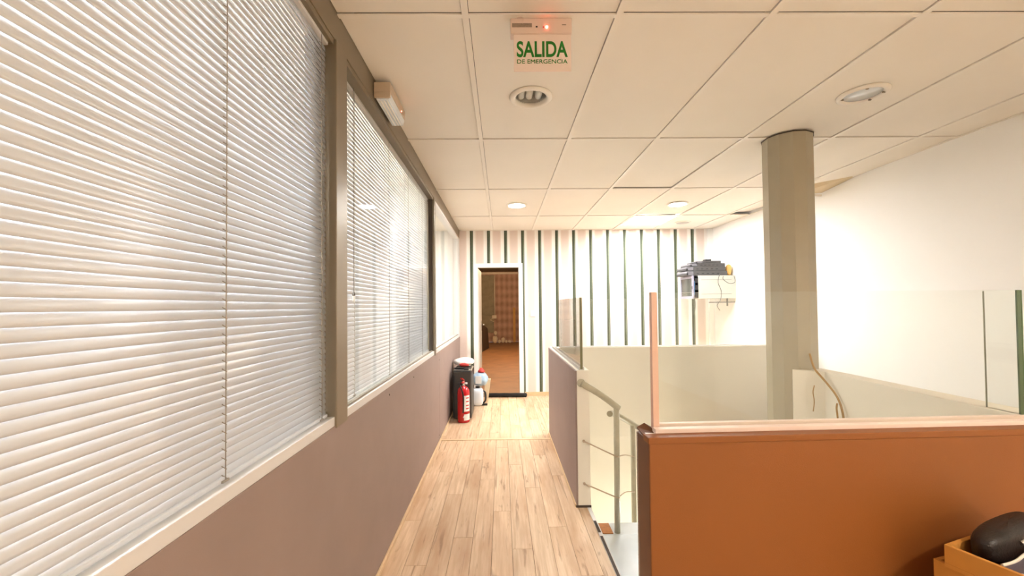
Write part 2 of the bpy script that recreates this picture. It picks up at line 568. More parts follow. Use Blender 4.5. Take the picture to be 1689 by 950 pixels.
for i in range(1, 7):
    MB().box(cx[i] - BW, cx[i] + BW, YF, YB, ZC - 0.003, ZC + 0.004).box(cx[i] - .0015, cx[i] + .0015, YF, YB, ZC, ZC + 0.04).build('grid_bar', 'bar', ceil)
for j in range(1, 9):
    for i in range(7):
        MB().box(cx[i] + (BW if i else 0), cx[i + 1] - (BW if i < 6 else 0), ry[j] - 0.0105, ry[j] + 0.0105, ZC - 0.0025, ZC + 0.004).build('cross_bar', 'bar', ceil)
for nm, a in (('edge_angle', (XR - 0.018, XR, YF, YB)), ('edge_angle', (XL + 0.018, XR - 0.018, YB - 0.018, YB))):
    MB().box(a[0], a[1], a[2], a[3], ZC - 0.002, ZC + 0.0025).build(nm, 'bar', ceil)

# ------------------------------------------------------------------ walls of the corridor
DX0, DX1, DZ = -0.355, 0.252, 1.90
mb = MB()
mb.box(XL - 0.1, DX0 - 0.02, YB, YB + 0.12, 0, ZC + 0.14)
mb.box(DX1 + 0.02, XR + 0.1, YB, YB + 0.12, 0, ZC + 0.14)
mb.box(DX0 - 0.02, DX1 + 0.02, YB, YB + 0.12, DZ + 0.02, ZC + 0.14)
struct('wall_back', mb, 'wallpaper', 'back wall with green, white and beige striped wallpaper', 'wall', org=(0, YB, 0))
struct('wall_right', MB().box(XR, XR + 0.1, YF, YB, -0.1, ZC + 0.14), 'white', 'bright white plain wall on the right', 'wall')
struct('wall_front', MB().box(-3.6, XR + 0.1, YF - 0.1, YF, 0, ZC + 0.14), 'white', 'plain white wall behind the camera', 'wall')
struct('trim_2', MB().box(3.075, XR, YB - 0.05, YB, 0, ZC), 'white', 'white boxed pipe casing in the far right corner', 'wall trim', bevel=0.004)
struct('baseboard_back', MB().box(DX1 + 0.075, XR, YB - 0.012, YB, 0, 0.055), 'woodtrim', 'pale oak skirting below the striped wallpaper', 'skirting', bevel=0.003)
struct('baseboard_left', MB().prism([(XL, 0.3), (XL + 0.014, 0.3), (XL + 0.014, YB - 0.07), (XL, YB - 0.07)], 0, 0.022), 'woodtrim',
       'pale oak skirting along the taupe partition', 'skirting', bevel=0.004)

# ------------------------------------------------------------------ left partition: panels, frames, glass
SEAM = 4.13
wl = empty('wall_left', (XL, 1.8, 0), 'taupe glazed partition wall on the left', 'wall', kind='structure')
MB().box(XL - 0.09, XL - 0.012, YF, YB, 0, SILL).build('core', 'taupe', wl)
for a, c in ((YF, SEAM - 0.0015), (SEAM + 0.0015, YB)):
    MB().box(XL - 0.012, XL, a, c, 0.0, SILL - 0.004).build('panel', 'taupe', wl, bevel=0.0015)
for yy, zz in ((SEAM - 0.02, 0.06), (SEAM - 0.02, 0.8), (SEAM - 1.2, 0.83), (2.3, 0.84)):
    MB().tube([(XL, yy, zz), (XL + 0.002, yy, zz)], 0.005, 8).build('screw', 'insert', wl)
MB().box(XL - 0.09, XL, YF, YB, HEAD, ZC + 0.14).build('header', 'frame', wl, bevel=0.002)
MULL = [(1.56, 1.668), (3.84, 3.90)]
for a, c in MULL:
    mb = MB().box(XL - 0.085, XL + 0.006, a, c, SILL - 0.012, HEAD)
    mb.build('mullion', 'frame', wl, bevel=0.003)
MB().box(XL - 0.085, XL, 6.07, YB, SILL, HEAD).build('mullion', 'sillwhite', wl, bevel=0.002)
WIN = [(YF + 0.1, 1.56), (1.668, 3.84), (3.90, 6.07)]
wlab = ['nearest partition window, in front of the brightest blind', 'middle partition window between the two metal posts', 'far partition window without a blind, beside the striped wall']
for k, (a, c) in enumerate(WIN):
    w = empty('window_%d' % (k + 1), (XL - 0.04, (a + c) / 2, SILL), wlab[k], 'window', kind='structure')
    MB().box(XL - 0.085, XL - 0.002, a, c, SILL - 0.004, SILL + 0.030).build('sill_rail', 'sillwhite', w, bevel=0.002)
    MB().box(XL - 0.085, XL - 0.004, a, c, HEAD - 0.022, HEAD).build('head_rail', 'frame' if k < 2 else 'sillwhite', w, bevel=0.002)
    if k == 0:
        MB().box(XL - 0.085, XL - 0.060, c - 0.06, c, SILL + .03, HEAD - .022).build('bead_or_shade_strip', 'insert', w)  # dark strip colours in the shadow gap beside the blind and stops light leaking
    if k:
        MB().box(XL - 0.05, XL - 0.014, a, a + 0.014, SILL + .03, HEAD - .022).build('bead_or_shade_strip', 'frame', w)
        MB().box(XL - 0.05, XL - 0.014, c - 0.014, c, SILL + .03, HEAD - .022).build('bead_or_shade_strip', 'insert' if k == 1 else 'sillwhite', w)
        MB().box(XL - 0.028, XL - 0.014, a + .014, c - .014, SILL + .03, SILL + .038).build('bead_or_shade_strip', 'frame', w)
    gx = XL - 0.036 if k else XL - 0.078
    MB().box(gx, gx + 0.006, a + 0.002, c - 0.002, SILL + .028, HEAD - .02).build('pane', 'glass', w)

# ------------------------------------------------------------------ venetian blinds
def slat_mesh(length, tilt, w=0.0252, cam_h=0.0026, t=0.00045, n=5):
    top, bot = [], []
    for i in range(n + 1):
        u = -0.5 + i / n
        h = cam_h * (1 - 4 * u * u)
        top.append((u * w, h + t))
        bot.append((u * w, h - t))
    a = math.radians(tilt)
    def rot(p):
        return (p[0] * math.cos(a) + p[1] * math.sin(a), -p[0] * math.sin(a) + p[1] * math.cos(a))
    ring = [rot(p) for p in top + bot[::-1]]
    m = len(ring)
    vs = [(x, -length / 2, z) for x, z in ring] + [(x, length / 2, z) for x, z in ring]
    fs = [(i, (i + 1) % m, m + (i + 1) % m, m + i) for i in range(m)]
    return MB().add(vs, fs, True).add(vs, [tuple(range(m)), tuple(range(m, 2 * m))[::-1]]).mesh('slat', 'slat')

def blind(a, c, cords, label, xb, tilt, pull=None):
    z0, z1 = SILL + 0.055, HEAD - 0.045
    b = empty('venetian_blind', (xb, (a + c) / 2, SILL + 0.031), label, 'blind')
    MB().box(xb - 0.014, xb + 0.014, a, c, z1 + 0.012, z1 + 0.038).build('head_rail', 'sillwhite', b, bevel=0.002)
    MB().box(xb - 0.012, xb + 0.012, a, c, SILL + 0.034, SILL + 0.046).build('bottom_rail', 'slat', b, bevel=0.004)
    n = int(round((z1 - z0) / 0.0205))
    me = slat_mesh(c - a, tilt)
    rnd = random.Random(3)
    for i in range(n + 1):
        s = inst('slat', me, b, (xb, (a + c) / 2, z0 + (z1 - z0) * i / n))
        s.rotation_euler = (0, math.radians(rnd.uniform(-1.2, 1.2)), 0)
    for y in cords:
        mb = MB()
        for dx in (-0.0145, 0.0145):
            mb.tube([(xb + dx, y, SILL + 0.04), (xb + dx, y, z1 + 0.02)], 0.0013, 5)
        for i in range(n + 1):
            z = z0 + (z1 - z0) * i / n - 0.004
            mb.tube([(xb - 0.0145, y, z + 0.009), (xb + 0.0145, y + 0.004, z - 0.009)], 0.0012, 4)
        mb.build('ladder_cord', 'cord', b)
        MB().box(xb + 0.011, xb + 0.0165, y - 0.011, y + 0.011, SILL + 0.035, SILL + 0.040).build('cord_clip', 'cord', b)
    if pull:
        y, zt = pull
        MB().tube([(xb + 0.0215, y, z1 + 0.02), (xb + 0.0215, y, zt)], 0.0012, 6).build('pull_cord', 'pullcord', b)
        t = MB().lathe([(0, 0), (0.007, 0), (0.0065, -0.026), (0.0045, -0.034), (0, -0.034)], (xb + 0.0215, y, zt - 0.008), 10).build('tassel', 'whiteplastic', b)
        MB().lathe([(0, 0.010), (0.004, 0.010), (0.0072, 0.0), (0.0072, -0.008), (0, -0.008)], (xb + 0.0215, y, zt - 0.002), 10).build('cap', 'black', t)
    return b
blind(-0.6, 1.545, [-0.12, 0.44, 0.975, 1.49], 'pale grey venetian blind nearest the camera, left of the first metal post', XL - 0.034, 76)
blind(1.69, 3.825, [1.90, 2.486, 2.999, 3.521], 'pale venetian blind with hanging pull cord and white tassel', XL - 0.062, 69, (1.868, 1.385))

# ------------------------------------------------------------------ office seen through the far partition window
OX = -3.5
struct('floor_office', MB().box(OX, XL - 0.09, YF, YB, -0.1, 0), 'officefloor', 'grey floor of the office behind the blinds', 'floor')
struct('ceiling_office', MB().box(OX, XL - 0.09, YF, YB, ZC, ZC + 0.1), 'ceil', 'white ceiling of the office behind the blinds', 'ceiling')
struct('wall_office', MB().box(OX - 0.1, OX, YF, YB, 0, ZC), 'white', 'far white wall of the office behind the blinds', 'wall')
struct('wall_office_back', MB().box(OX, XL - 0.1, YB, YB + 0.1, 0, ZC), 'white', 'white end wall of the office seen through clear glass', 'wall')
struct('wall_light_block', MB().box(OX, XL - 0.092, 3.845, 3.895, 0, ZC), 'white', 'unseen white cross wall added to keep office light from the far window', 'wall')  # unseen wall added to block office light from the far window
for k, y in enumerate((-0.4, 2.2, 5.0)):  # third panel is added to brighten the room behind the far window
    t = empty('ceiling_light_panel', (-2.0, y, ZC), ['square light panel in the office, nearest the camera', 'square light panel in the office, middle one behind the blind', 'unseen light panel added to brighten the small room behind the far window'][k], 'ceiling light', 'office light panels')
    MB().box(-2.31, -1.69, y - .31, y - .285, ZC - .012, ZC).box(-2.31, -1.69, y + .285, y + .31, ZC - .012, ZC).box(-2.31, -2.285, y - .285, y + .285, ZC - .012, ZC).box(-1.715, -1.69, y - .285, y + .285, ZC - .012, ZC).build('frame', 'bar', t)
    MB().box(-2.285, -1.715, y - .285, y + .285, ZC - .008, ZC - .002).build('diffuser', 'officepanel' if k < 2 else 'smallpanel', t)

# ------------------------------------------------------------------ doorway in the back wall
d = empty('door_1', ((DX0 + DX1) / 2, YB, 0), 'white cased doorway standing open to an unfinished brown room', 'door', kind='structure')
CW = 0.062
MB().box(DX0 - CW, DX0, YB - 0.018, YB, 0, DZ + CW).build('casing', 'casing', d, bevel=0.003)
MB().box(DX1, DX1 + CW, YB - 0.018, YB, 0, DZ + CW).build('casing', 'casing', d, bevel=0.003)
MB().box(DX0, DX1, YB - 0.018, YB, DZ, DZ + CW).build('casing', 'casing', d, bevel=0.003)
MB().box(DX0 - 0.02, DX0, YB, YB + 0.12, 0, DZ + .02).build('jamb', 'casing', d)
MB().box(DX1, DX1 + 0.02, YB, YB + 0.12, 0, DZ + .02).build('jamb', 'plaster', d)
MB().box(DX0, DX1, YB, YB + 0.12, DZ, DZ + .02).build('jamb', 'plaster', d)
lx = Matrix.Translation((DX0 + 0.004, YB + 0.125, 0)) @ Matrix.Rotation(math.radians(-1.5), 4, 'Z')
leaf = MB().box(-0.036, 0, 0, 0.6, 0.01, DZ - 0.005, lx).build('door_leaf', 'casing', d, bevel=0.002)
hy = YB + 0.125 + 0.55
MB().tube([(DX0 + 0.004, hy, 1.03), (DX0 + 0.055, hy, 1.03), (DX0 + 0.058, hy - 0.11, 1.03)], 0.009, 8).build('handle', 'chrome', leaf)
MB().box(DX0 + 0.012, DX0 + 0.022, hy - 0.018, hy + 0.018, 0.93, 1.09).build('handle_plate', 'chrome', leaf, bevel=0.002)

# unfinished room beyond
RY = 15.5
RH = 2.62
struct('floor_store', MB().box(-1.6, 1.6, YB + 0.12, RY, -0.12, -0.002), 'oldfloor', 'worn brown floor of the unfinished room', 'floor')
struct('ceiling_store', MB().box(-1.6, 1.6, YB + 0.12, RY, RH, RH + 0.1), 'plaster', 'ceiling of the unfinished room', 'ceiling')
struct('wall_store_left', MB().box(-1.7, -1.6, YB + 0.12, RY, 0, RH), 'plaster', 'bare left wall of the unfinished room', 'wall')
struct('wall_store_right', MB().box(0.66, 0.76, YB + 2.2, RY, 0, RH), 'darkboard', 'dark right wall of the unfinished room', 'wall')
struct('wall_store_side', MB().box(1.5, 1.6, YB + 0.12, RY, 0, RH), 'plaster', 'side wall of the unfinished room', 'wall')
ws = struct('wall_store_back', MB().box(-1.6, 1.6, RY, RY + 0.1, 0, RH), 'damask', 'far wall with faded brown patterned wallpaper', 'wall')
for z0, z1 in ((0.35, 1.0), (1.004, 1.72), (1.724, 2.5)):
    MB().box(-0.86, -0.30, RY - 0.04, RY, z0, z1).build('plaster_panel', 'plaster', ws, bevel=0.004)
MB().box(-1.6, 0.6, RY - 0.05, RY, RH - 0.09, RH - 0.02).build('cornice', 'pipe', ws)
tag(MB().tube([(-0.27, RY - 0.03, 2.5), (-0.27, RY - 0.03, 1.0)], 0.022, 8).build('conduit', 'pipe'), 'pale vertical conduit pipe on the patterned far wall', 'pipe')
bx = empty('junction_box', (-0.27, RY - 0.05, 0.85), 'small pale junction box at the foot of the conduit', 'junction box')
MB().box(-0.37, -0.2, RY - 0.08, RY - 0.005, 0.87, 1.0).build('body', 'pipe', bx, bevel=0.01)
MB().tube(curve([(-0.33, RY - 0.05, .9), (-0.42, RY - 0.07, .82), (-0.3, RY - 0.06, .76)]), 0.012, 6).build('loose_wire', 'rubble', bx)
tag(MB().box(0.41, 0.50, RY - 0.14, RY - 0.05, 0, 1.28).build('timber_board', 'yellowwood', bevel=0.006), 'yellow timber board standing against the far wall', 'board')
mb = MB()
mb.add([(-0.95, 11.2, 0), (-0.60, 12.0, 0), (-0.42, 13.3, 0), (-1.2, 13.3, 0), (-0.95, 11.2, 0.95), (-0.63, 12.0, 0.9), (-0.46, 13.3, 0.62), (-1.2, 13.3, 0.9)],
       [(0, 1, 2, 3), (4, 7, 6, 5), (0, 4, 5, 1), (1, 5, 6, 2), (2, 6, 7, 3), (3, 7, 4, 0)])
tag(mb.build('leaning_board', 'darkboard', bevel=0.01), 'dark brown board pile at the left of the unfinished room', 'board')
rnd = random.Random(5)
rub = [(-0.26, 0.13, 0.10, 0.13), (-0.24, 0.355, 0.06, 0.08), (-0.10, 0.06, 0.05, 0.06), (0.03, 0.10, 0.07, 0.10), (0.15, 0.05, 0.05, 0.05), (0.27, 0.05, 0.06, 0.05)]
rl = ['tall pale rubble lump below the conduit', 'small pale lump on top of the tall rubble', 'low rubble lump beside the tall one', 'rounded rubble lump in the middle of the heap', 'small flat rubble lump right of the middle', 'pale rubble lump nearest the timber board']
for k, (x, z, r, rz) in enumerate(rub):
    tag(MB().blob((x, RY - 0.5, z), r, r * 0.8, rz, 0.8, 0.12, 10, 7, 20 + k).build('rubble_lump', 'rubble'), rl[k], 'rubble', 'rubble at the far wall')
for k, by_ in enumerate((8.3, 11.2)):  # second bulb is added out of view to brighten the far wall
    bl = empty('bare_bulb', (0.2, by_, RH), ['bare bulb in the unfinished room, nearer the door', 'unseen bare bulb added to brighten the unfinished room, farther from the door'][k], 'lamp', 'bare bulbs')
    MB().lathe([(0, 0), (0.04, 0), (0.04, -0.02), (0.016, -0.03), (0.016, -0.06), (0, -0.06)], (0.2, by_, RH), 12).build('holder', 'whiteplastic', bl)
    MB().blob((0.2, by_, RH - 0.1), 0.035, 0.035, 0.045).build('bulb', 'bulb', bl)

# ------------------------------------------------------------------ half walls round the stairs
hx0, hx1, hy0, hy1 = 0.478, 0.572, 2.735, 4.30
ZB = -2.7
ww = empty('wall_stair_left', ((hx0 + hx1) / 2, 3.5, 0), 'half wall left of the stairs, taupe towards the corridor', 'half wall', kind='structure')
MB().box(hx0 + 0.012, hx1, hy0, WY1 - 0.004, 0.0, ZH).build('core', 'cream', ww, bevel=0.002)
MB().box(hx0, hx0 + 0.012, hy0 + 0.004, hy1, 0.0, ZH - 0.004).build('panel', 'taupe', ww, bevel=0.0015)
MB().box(hx0 - 0.010, hx0, hy0 + 0.002, hy1, 0, 0.02).build('skirting', 'woodtrim', ww, bevel=0.003)
MB().box(hx0 - 0.004, hx1 + 0.002, hy0 - 0.006, hy0 + 0.002, 0, 0.014).build('skirting_end', 'insert', ww, bevel=0.002)
struct('wall_stair_back', MB().box(hx0 + 0.012, XR, WY1 - 0.004, hy1, 0.0, ZH + 0.004), 'cream', 'cream half wall at the far side of the stairs', 'half wall', bevel=0.003)
struct('trim_3', MB().box(0.60, XR, WY1 + 0.012, hy1 - 0.012, ZH + 0.004, ZH + 0.010), 'alu', 'thin metal strip on the far half wall', 'trim')
# stairwell shaft below
struct('wall_shaft_left', MB().box(WX0 - 0.08, WX0 + 0.007, hy0, WY1 + 0.05, ZB, -0.001), 'cream', 'cream shaft wall below the left half wall', 'wall')
struct('wall_shaft_back', MB().box(WX0, XR, WY1 - 0.004, WY1 + 0.1, ZB, 0.0), 'cream', 'cream shaft wall below the far half wall', 'wall')
struct('wall_shaft_right', MB().box(WX1 + 0.05, WX1 + 0.13, WY0, WY1, ZB, -0.012), 'cream', 'cream shaft wall on the right below the floor', 'wall')
struct('wall_shaft_front', MB().box(WX0 - 0.08, XR, WY0 - 0.12, WY0 - 0.02, ZB, -0.16), 'cream', 'cream shaft wall below the brown half wall', 'wall')
struct('wall_shaft_near', MB().box(WX0 - 0.08, WX0 - 0.002, WY0 - 0.02, hy0, ZB, -0.17), 'cream', 'cream shaft wall below the corridor edge', 'wall')
struct('floor_lower', MB().box(WX0 - 0.1, XR, WY0 - 0.1, WY1 + 0.1, ZB - 0.1, ZB), 'stone', 'pale floor of the storey below', 'floor')

# glass on the left half wall
gp = empty('glass_balustrade', (0.522, 3.28, ZH), 'narrow glass pane on the taupe half wall left of the stairs', 'glass balustrade')
MB().box(0.515, 0.531, hy0 + 0.012, 3.80, ZH + 0.006, 1.376).build('pane', 'glassgreen', gp)
MB().box(0.515, 0.531, hy0 + 0.006, hy0 + 0.012, ZH + 0.006, 1.376).build('edge_seal', 'oliveedge', gp)
MB().box(0.505, 0.514, hy0 + 0.006, WY1, ZH, ZH + 0.02).box(0.532, 0.541, hy0 + 0.006, WY1, ZH, ZH + 0.02).box(0.514, 0.532, hy0 + 0.006, WY1, ZH, ZH + 0.005).build('channel', 'alu', gp)
gp = empty('glass_balustrade', (1.85, 4.25, ZH + 0.010), 'long clear glass pane on the cream half wall before the stripes', 'glass balustrade')
MB().box(0.60, XR - 0.02, 4.244, 4.256, ZH + 0.010, 1.388).build('pane', 'glass', gp)

# brown half wall in front (slightly skewed)
FX, FY, FA = 0.486, 1.386, 1.9
ZF = 0.878
R = rotz(FX, FY, FA)
FL = 1.56
wf = empty('wall_stair_front', (FX + 0.7, FY + 0.08, 0), 'brown half wall in front of the stairs at right', 'half wall', kind='structure')
MB().box(0.012, FL, 0.012, 0.105, -0.012, ZF - 0.004, R).build('core', 'cream', wf)
MB().box(0.003, FL, 0.0, 0.012, 0.0, ZF - 0.022, R).build('panel', 'brown', wf, bevel=0.002)
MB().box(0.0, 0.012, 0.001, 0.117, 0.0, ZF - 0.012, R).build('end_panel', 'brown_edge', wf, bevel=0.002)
MB().box(0.0, FL, 0.105, 0.117, -0.012, ZF - 0.012, R).build('inner_panel', 'cream', wf)
MB().box(-0.002, FL, -0.003, 0.045, ZF - 0.022, ZF, R).build('ledge', 'brown', wf, bevel=0.003)
mb = MB()   # chipped veneer lifting at the corner
pts = [(0.004, 0.050), (0.06, 0.046), (0.065, 0.110), (0.03, 0.118), (0.0, 0.110)]
zz = [ZF - 0.008, ZF - 0.006, ZF - 0.004, ZF + 0.016, ZF + 0.004]
vs = [R @ Vector((x, y, z)) for (x, y), z in zip(pts, zz)] + [R @ Vector((x, y, z - 0.006)) for (x, y), z in zip(pts, zz)]
mb.add(vs, [(0, 1, 2, 3, 4), (9, 8, 7, 6, 5)] + [(i, (i + 1) % 5, 5 + (i + 1) % 5, 5 + i) for i in range(5)])
mb.build('chipped_corner', 'brown_edge', wf)
# its glass
gp = empty('glass_balustrade', (FX + 0.75, FY + 0.11, ZF), 'widest glass pane, standing on the brown half wall', 'glass balustrade')
MB().box(0.068, FL - 0.125, 0.078, 0.094, ZF, 1.364, R).build('pane', 'glassgreen', gp)
MB().box(0.046, 0.068, 0.074, 0.096, ZF, 1.366, R).build('edge_post', 'pinkedge', gp, bevel=0.002)
MB().box(0.042, FL, 0.046, 0.076, ZF - 0.004, ZF + 0.013, R).build('bead_or_shade_strip', 'pinkbead', gp, bevel=0.002)
MB().box(0.068, FL, 0.096, 0.116, ZF - 0.004, ZF + 0.018, R).build('bead_or_shade_strip', 'pinkbead', gp, bevel=0.002)

# right half wall, from the column towards the camera
q0, q1 = Vector((1.935, 1.55)), Vector((1.990, 2.70))
def side(off, t):
    dd = (q1 - q0).normalized()
    nn = Vector((dd.y, -dd.x))
    p = q0 + dd * t + nn * off
    return (p.x, p.y)
QL = (q1 - q0).length
struct('wall_stair_right', MB().prism([(1.932, 1.55), (2.06, 1.55), (2.10, 2.72), (1.90, 2.72), (1.878, 2.672), (2.0, 2.56), (1.985, 2.193), (1.945, 1.834)], -0.012, ZH), 'cream', 'cream half wall running from the column towards the camera', 'half wall', bevel=0.003)
gp = empty('glass_balustrade', (1.98, 1.62, ZH), 'short greenish glass fin at the right end of the brown half wall', 'glass balustrade')
MB().prism([side(0.012, 0.0), side(0.026, 0.0), side(0.026, 0.115), side(0.012, 0.115)], ZH, 1.364).build('pane', 'glassgreen', gp)
MB().prism([side(0.010, -0.006), side(0.028, -0.006), side(0.028, 0.0), side(0.010, 0.0)], ZH, 1.364).build('edge_seal', 'greenedge', gp)
MB().prism([side(0.017, 0.115), side(0.021, 0.115), side(0.021, 0.118), side(0.017, 0.118)], ZH, 1.364).build('edge_seal', 'oliveedge', gp)

# ------------------------------------------------------------------ column
CXX, CYY, CR = 1.966, 2.80, 0.150
poly = [(CXX + CR * math.cos(math.radians(30 * k + 8)), CYY + CR * math.sin(math.radians(30 * k + 8))) for k in range(12)]
c = empty('column', (CXX, CYY, 0), 'grey-beige faceted column rising to the ceiling', 'column')
MB().prism(poly, -0.012, ZC - 0.001).build('shaft', 'column', c, bevel=0.003)
MB().prism([(CXX + (x - CXX) * 1.03, CYY + (y - CYY) * 1.03) for x, y in poly], ZC - 0.008, ZC - 0.003).build('ceiling_collar', 'insert', c)
# loose cables on the right half wall
cab = [('long ochre cable hanging from the column over the half wall', [(1.965, 2.635, 1.0), (1.955, 2.585, 0.915), (1.975, 2.52, 0.84), (1.980, 2.44, 0.76), (1.978, 2.40, 0.66), (1.974, 2.39, 0.52)], 0.006),
       ('short ochre cable strand beside the long one', [(1.960, 2.42, 0.735), (1.956, 2.42, 0.70), (1.955, 2.41, 0.62), (1.952, 2.41, 0.52)], 0.005),
       ('thin loose ochre wire left of the hanging cables', [(1.945, 2.575, 0.81), (1.932, 2.57, 0.77), (1.938, 2.57, 0.71), (1.930, 2.57, 0.65)], 0.003)]
for lb, p, r in cab:
    tag(MB().tube(curve(p, 6), r, 7).build('loose_cable', 'cableyellow'), lb, 'cable', 'cables by the column')

# ------------------------------------------------------------------ stairs
st = empty('staircase', (1.0, 2.3, -0.17), 'pale stone staircase going down behind the brown half wall', 'staircase')
MB().box(WX0 + 0.002, 1.12, WY0 + 0.01, 2.715, -0.22, -0.17).build('tread', 'stone', st, bevel=0.004)
MB().box(WX0 + 0.009, 1.12, 2.719, 2.87, -0.22, -0.172).build('tread', 'stone', st, bevel=0.004)
scx, scy = 1.12, 2.15
for k in range(10):
    a0, a1 = math.radians(78 - k * 24), math.radians(78 - (k + 1) * 24 - 2)
    z = -0.34 - 0.17 * k
    pl = [(scx + 0.06 * math.cos(a0), scy + 0.06 * math.sin(a0)), (scx + 0.06 * math.cos(a1), scy + 0.06 * math.sin(a1))]
    for a in (a1, (a0 + a1) / 2, a0):
        rr = 0.78
        pl.append((min(max(scx + rr * math.cos(a), WX0 + 0.02), WX1 + 0.03), max(scy + rr * math.sin(a), WY0 + 0.0)))
    MB().prism(pl, z - 0.05, z).build('tread', 'stone', st, bevel=0.003)
MB().tube([(scx, scy, ZB), (scx, scy, -0.18)], 0.05, 14).build('newel', 'rail', st)
tag(MB().box(0.598, 0.715, 2.728, 2.855, -0.172, -0.166).build('floor_tile', 'orange', bevel=0.001), 'small orange-brown tile lying at the top stair', 'tile')
nos = empty('stair_nosing', (0.556, 2.1, 0), 'metal stair nosing with dark inserts along the plank floor', 'stair nosing')
MB().box(0.548, 0.5655, 1.52, 2.73, -0.03, 0.0015).build('metal_profile', 'sillwhite', nos, bevel=0.001)
MB().box(0.5655, 0.5715, 1.52, 2.73, -0.165, 0.0).build('riser_lip', 'sillwhite', nos)
for a, b_ in ((1.55, 2.39), (2.43, 2.56)):
    MB().box(0.5495, 0.5645, a, b_, 0.0012, 0.003).build('insert', 'insert', nos)

# handrail
hr = empty('stair_handrail', (0.745, 2.71, -0.17), 'cream handrail with two posts curving down the stairs', 'handrail')
p1t = (0.757, 2.725)
p2 = (1.0, 3.2)
rail = curve([(0.516, 2.728, 0.812), (0.60, 2.732, 0.762), (0.69, 2.735, 0.700), (0.765, 2.737, 0.640)], 6)
MB().tube(rail, 0.021, 14).build('upper_rail', 'rail', hr)
MB().tube([(0.516, 2.7345, 0.812), (0.516, 2.724, 0.812)], 0.027, 14).build('wall_rosette', 'rail', hr)
MB().tube([(0.745, 2.742, -0.17), (0.750, 2.742, 0.640)], 0.019, 12).build('post', 'rail', hr)
lower = curve([(0.72, 2.80, 0.590), (0.83, 3.05, 0.52), (1.0, 3.2, 0.405), (1.2, 3.26, 0.27), (1.45, 3.2, 0.08), (1.62, 3.0, -0.1)], 6)
MB().tube(lower, 0.020, 12).build('lower_rail', 'rail', hr)
MB().tube([(1.0, 3.2, -1.5), (1.0, 3.2, 0.405)], 0.019, 12).build('post', 'rail', hr)
MB().tube([(1.45, 3.2, -1.5), (1.45, 3.2, 0.08)], 0.019, 12).build('post', 'rail', hr)
for z0, z1 in ((0.432, 0.332), (0.155, 0.066)):
    MB().tube([(0.530, 2.728, z0), (0.74, 2.722, z1), (0.757, 2.722, z1 - 0.004)], 0.0045, 7).build('rod', 'rod', hr)
    MB().tube([(0.530, 2.734, z0), (0.530, 2.726, z0)], 0.009, 8).build('rod_end', 'rod', hr)
    MB().tube(curve([(0.76, 2.75, z1 - 0.01), (0.88, 3.0, z1 - 0.09), (1.0, 3.18, z1 - 0.17)], 5), 0.004, 6).build('rod', 'rod', hr)

# light panel added low in the shaft to brighten the stairwell
lp = empty('shaft_fill_panel', (WX1 + 0.03, 3.6, -1.4), 'lit panel added low in the stair shaft to brighten it', 'light')
MB().box(WX1 + 0.02, WX1 + 0.05, 3.2, 4.0, -1.6, -1.1).build('frame', 'bar', lp)
MB().box(WX1 + 0.012, WX1 + 0.02, 3.22, 3.98, -1.58, -1.12).build('diffuser', 'lowerpanel', lp)

# ------------------------------------------------------------------ ceiling lamps
dl_label = ['unlit round downlight below the exit sign', 'unlit round downlight above the glass at the right', 'lit round downlight in front of the door', 'lit round downlight near the wall cabinet',
            'warm round downlight behind the camera by the partition', 'warm round downlight behind the camera on the right', 'warm round downlight added right of the camera to brighten the right wall']
for k, (x, y, kind) in enumerate(LAMPS):
    t = empty('downlight', (x, y, ZC), dl_label[k], 'downlight', 'round ceiling downlights')
    MB().lathe([(0.086, 0.012), (0.086, -0.006), (0.094, -0.011), (0.108, -0.010), (0.116, -0.003), (0.116, 0.003), (0.1, 0.004)], (x, y, ZC), 36).build('ring', 'bar', t)
    can = MB().lathe([(0.0865, 0.006), (0.085, 0.03), (0.075, 0.08), (0.05, 0.125), (0, 0.13)], (x, y, ZC), 32).build('reflector', 'reflector', t)
    if kind.startswith('off'):
        MB().lathe([(0, 0.0), (0.0855, 0.0), (0.0855, 0.003), (0, 0.003)], (x, y, ZC + (0.004 if kind == 'off' else 0.0)), 32).build('cover_glass', 'glass' if kind == 'off' else 'diffuser', t)
        if kind == 'off':
            for dx in (-0.052, -0.006, 0.045):
                MB().tube([(x + dx, y - 0.055, ZC + 0.035), (x + dx, y + 0.055, ZC + 0.035)], 0.019, 12).build('lamp_tube', 'tube', t)
        for an in (() if kind == 'off' else (0.5, 2.6, 4.2, 5.8)):
            px_, py_ = x + 0.088 * math.cos(an), y + 0.088 * math.sin(an)
            MB().box(px_ - .006, px_ + .006, py_ - .004, py_ + .004, ZC - 0.013, ZC - 0.005).build('clip', 'frame', t)
    else:
        MB().lathe([(0, -0.004), (0.0855, -0.004), (0.0855, 0.0), (0, 0.0)], (x, y, ZC), 32).build('diffuser', 'lampfar' if kind == 'far' else 'lampwarm', t)
t = empty('ceiling_light_panel', (1.968, 5.5, ZC), 'bright square light panel beside the striped wall', 'ceiling light')
px0, px1, py0, py1 = cx[4] + BW, cx[5] - BW, ry[8] + 0.012, ry[8] + 0.60
MB().box(px0, px1, py0, py0 + .02, ZC - .004, ZC + .01).box(px0, px1, py1 - .02, py1, ZC - .004, ZC + .01).box(px0, px0 + .02, py0 + .02, py1 - .02, ZC - .004, ZC + .01).box(px1 - .02, px1, py0 + .02, py1 - .02, ZC - .004, ZC + .01).build('frame', 'bar', t)
MB().box(px0 + .02, px1 - .02, py0 + .02, py1 - .02, ZC, ZC + .006).build('diffuser', 'panel', t)
t = empty('ceiling_speaker', (2.5, 5.66, ZC), 'small grey round speaker in the far ceiling', 'speaker')
MB().lathe([(0, -0.008), (0.075, -0.008), (0.09, -0.004), (0.092, 0.004), (0, 0.004)], (2.5, 5.66, ZC), 26).build('grille', 'reflector', t)
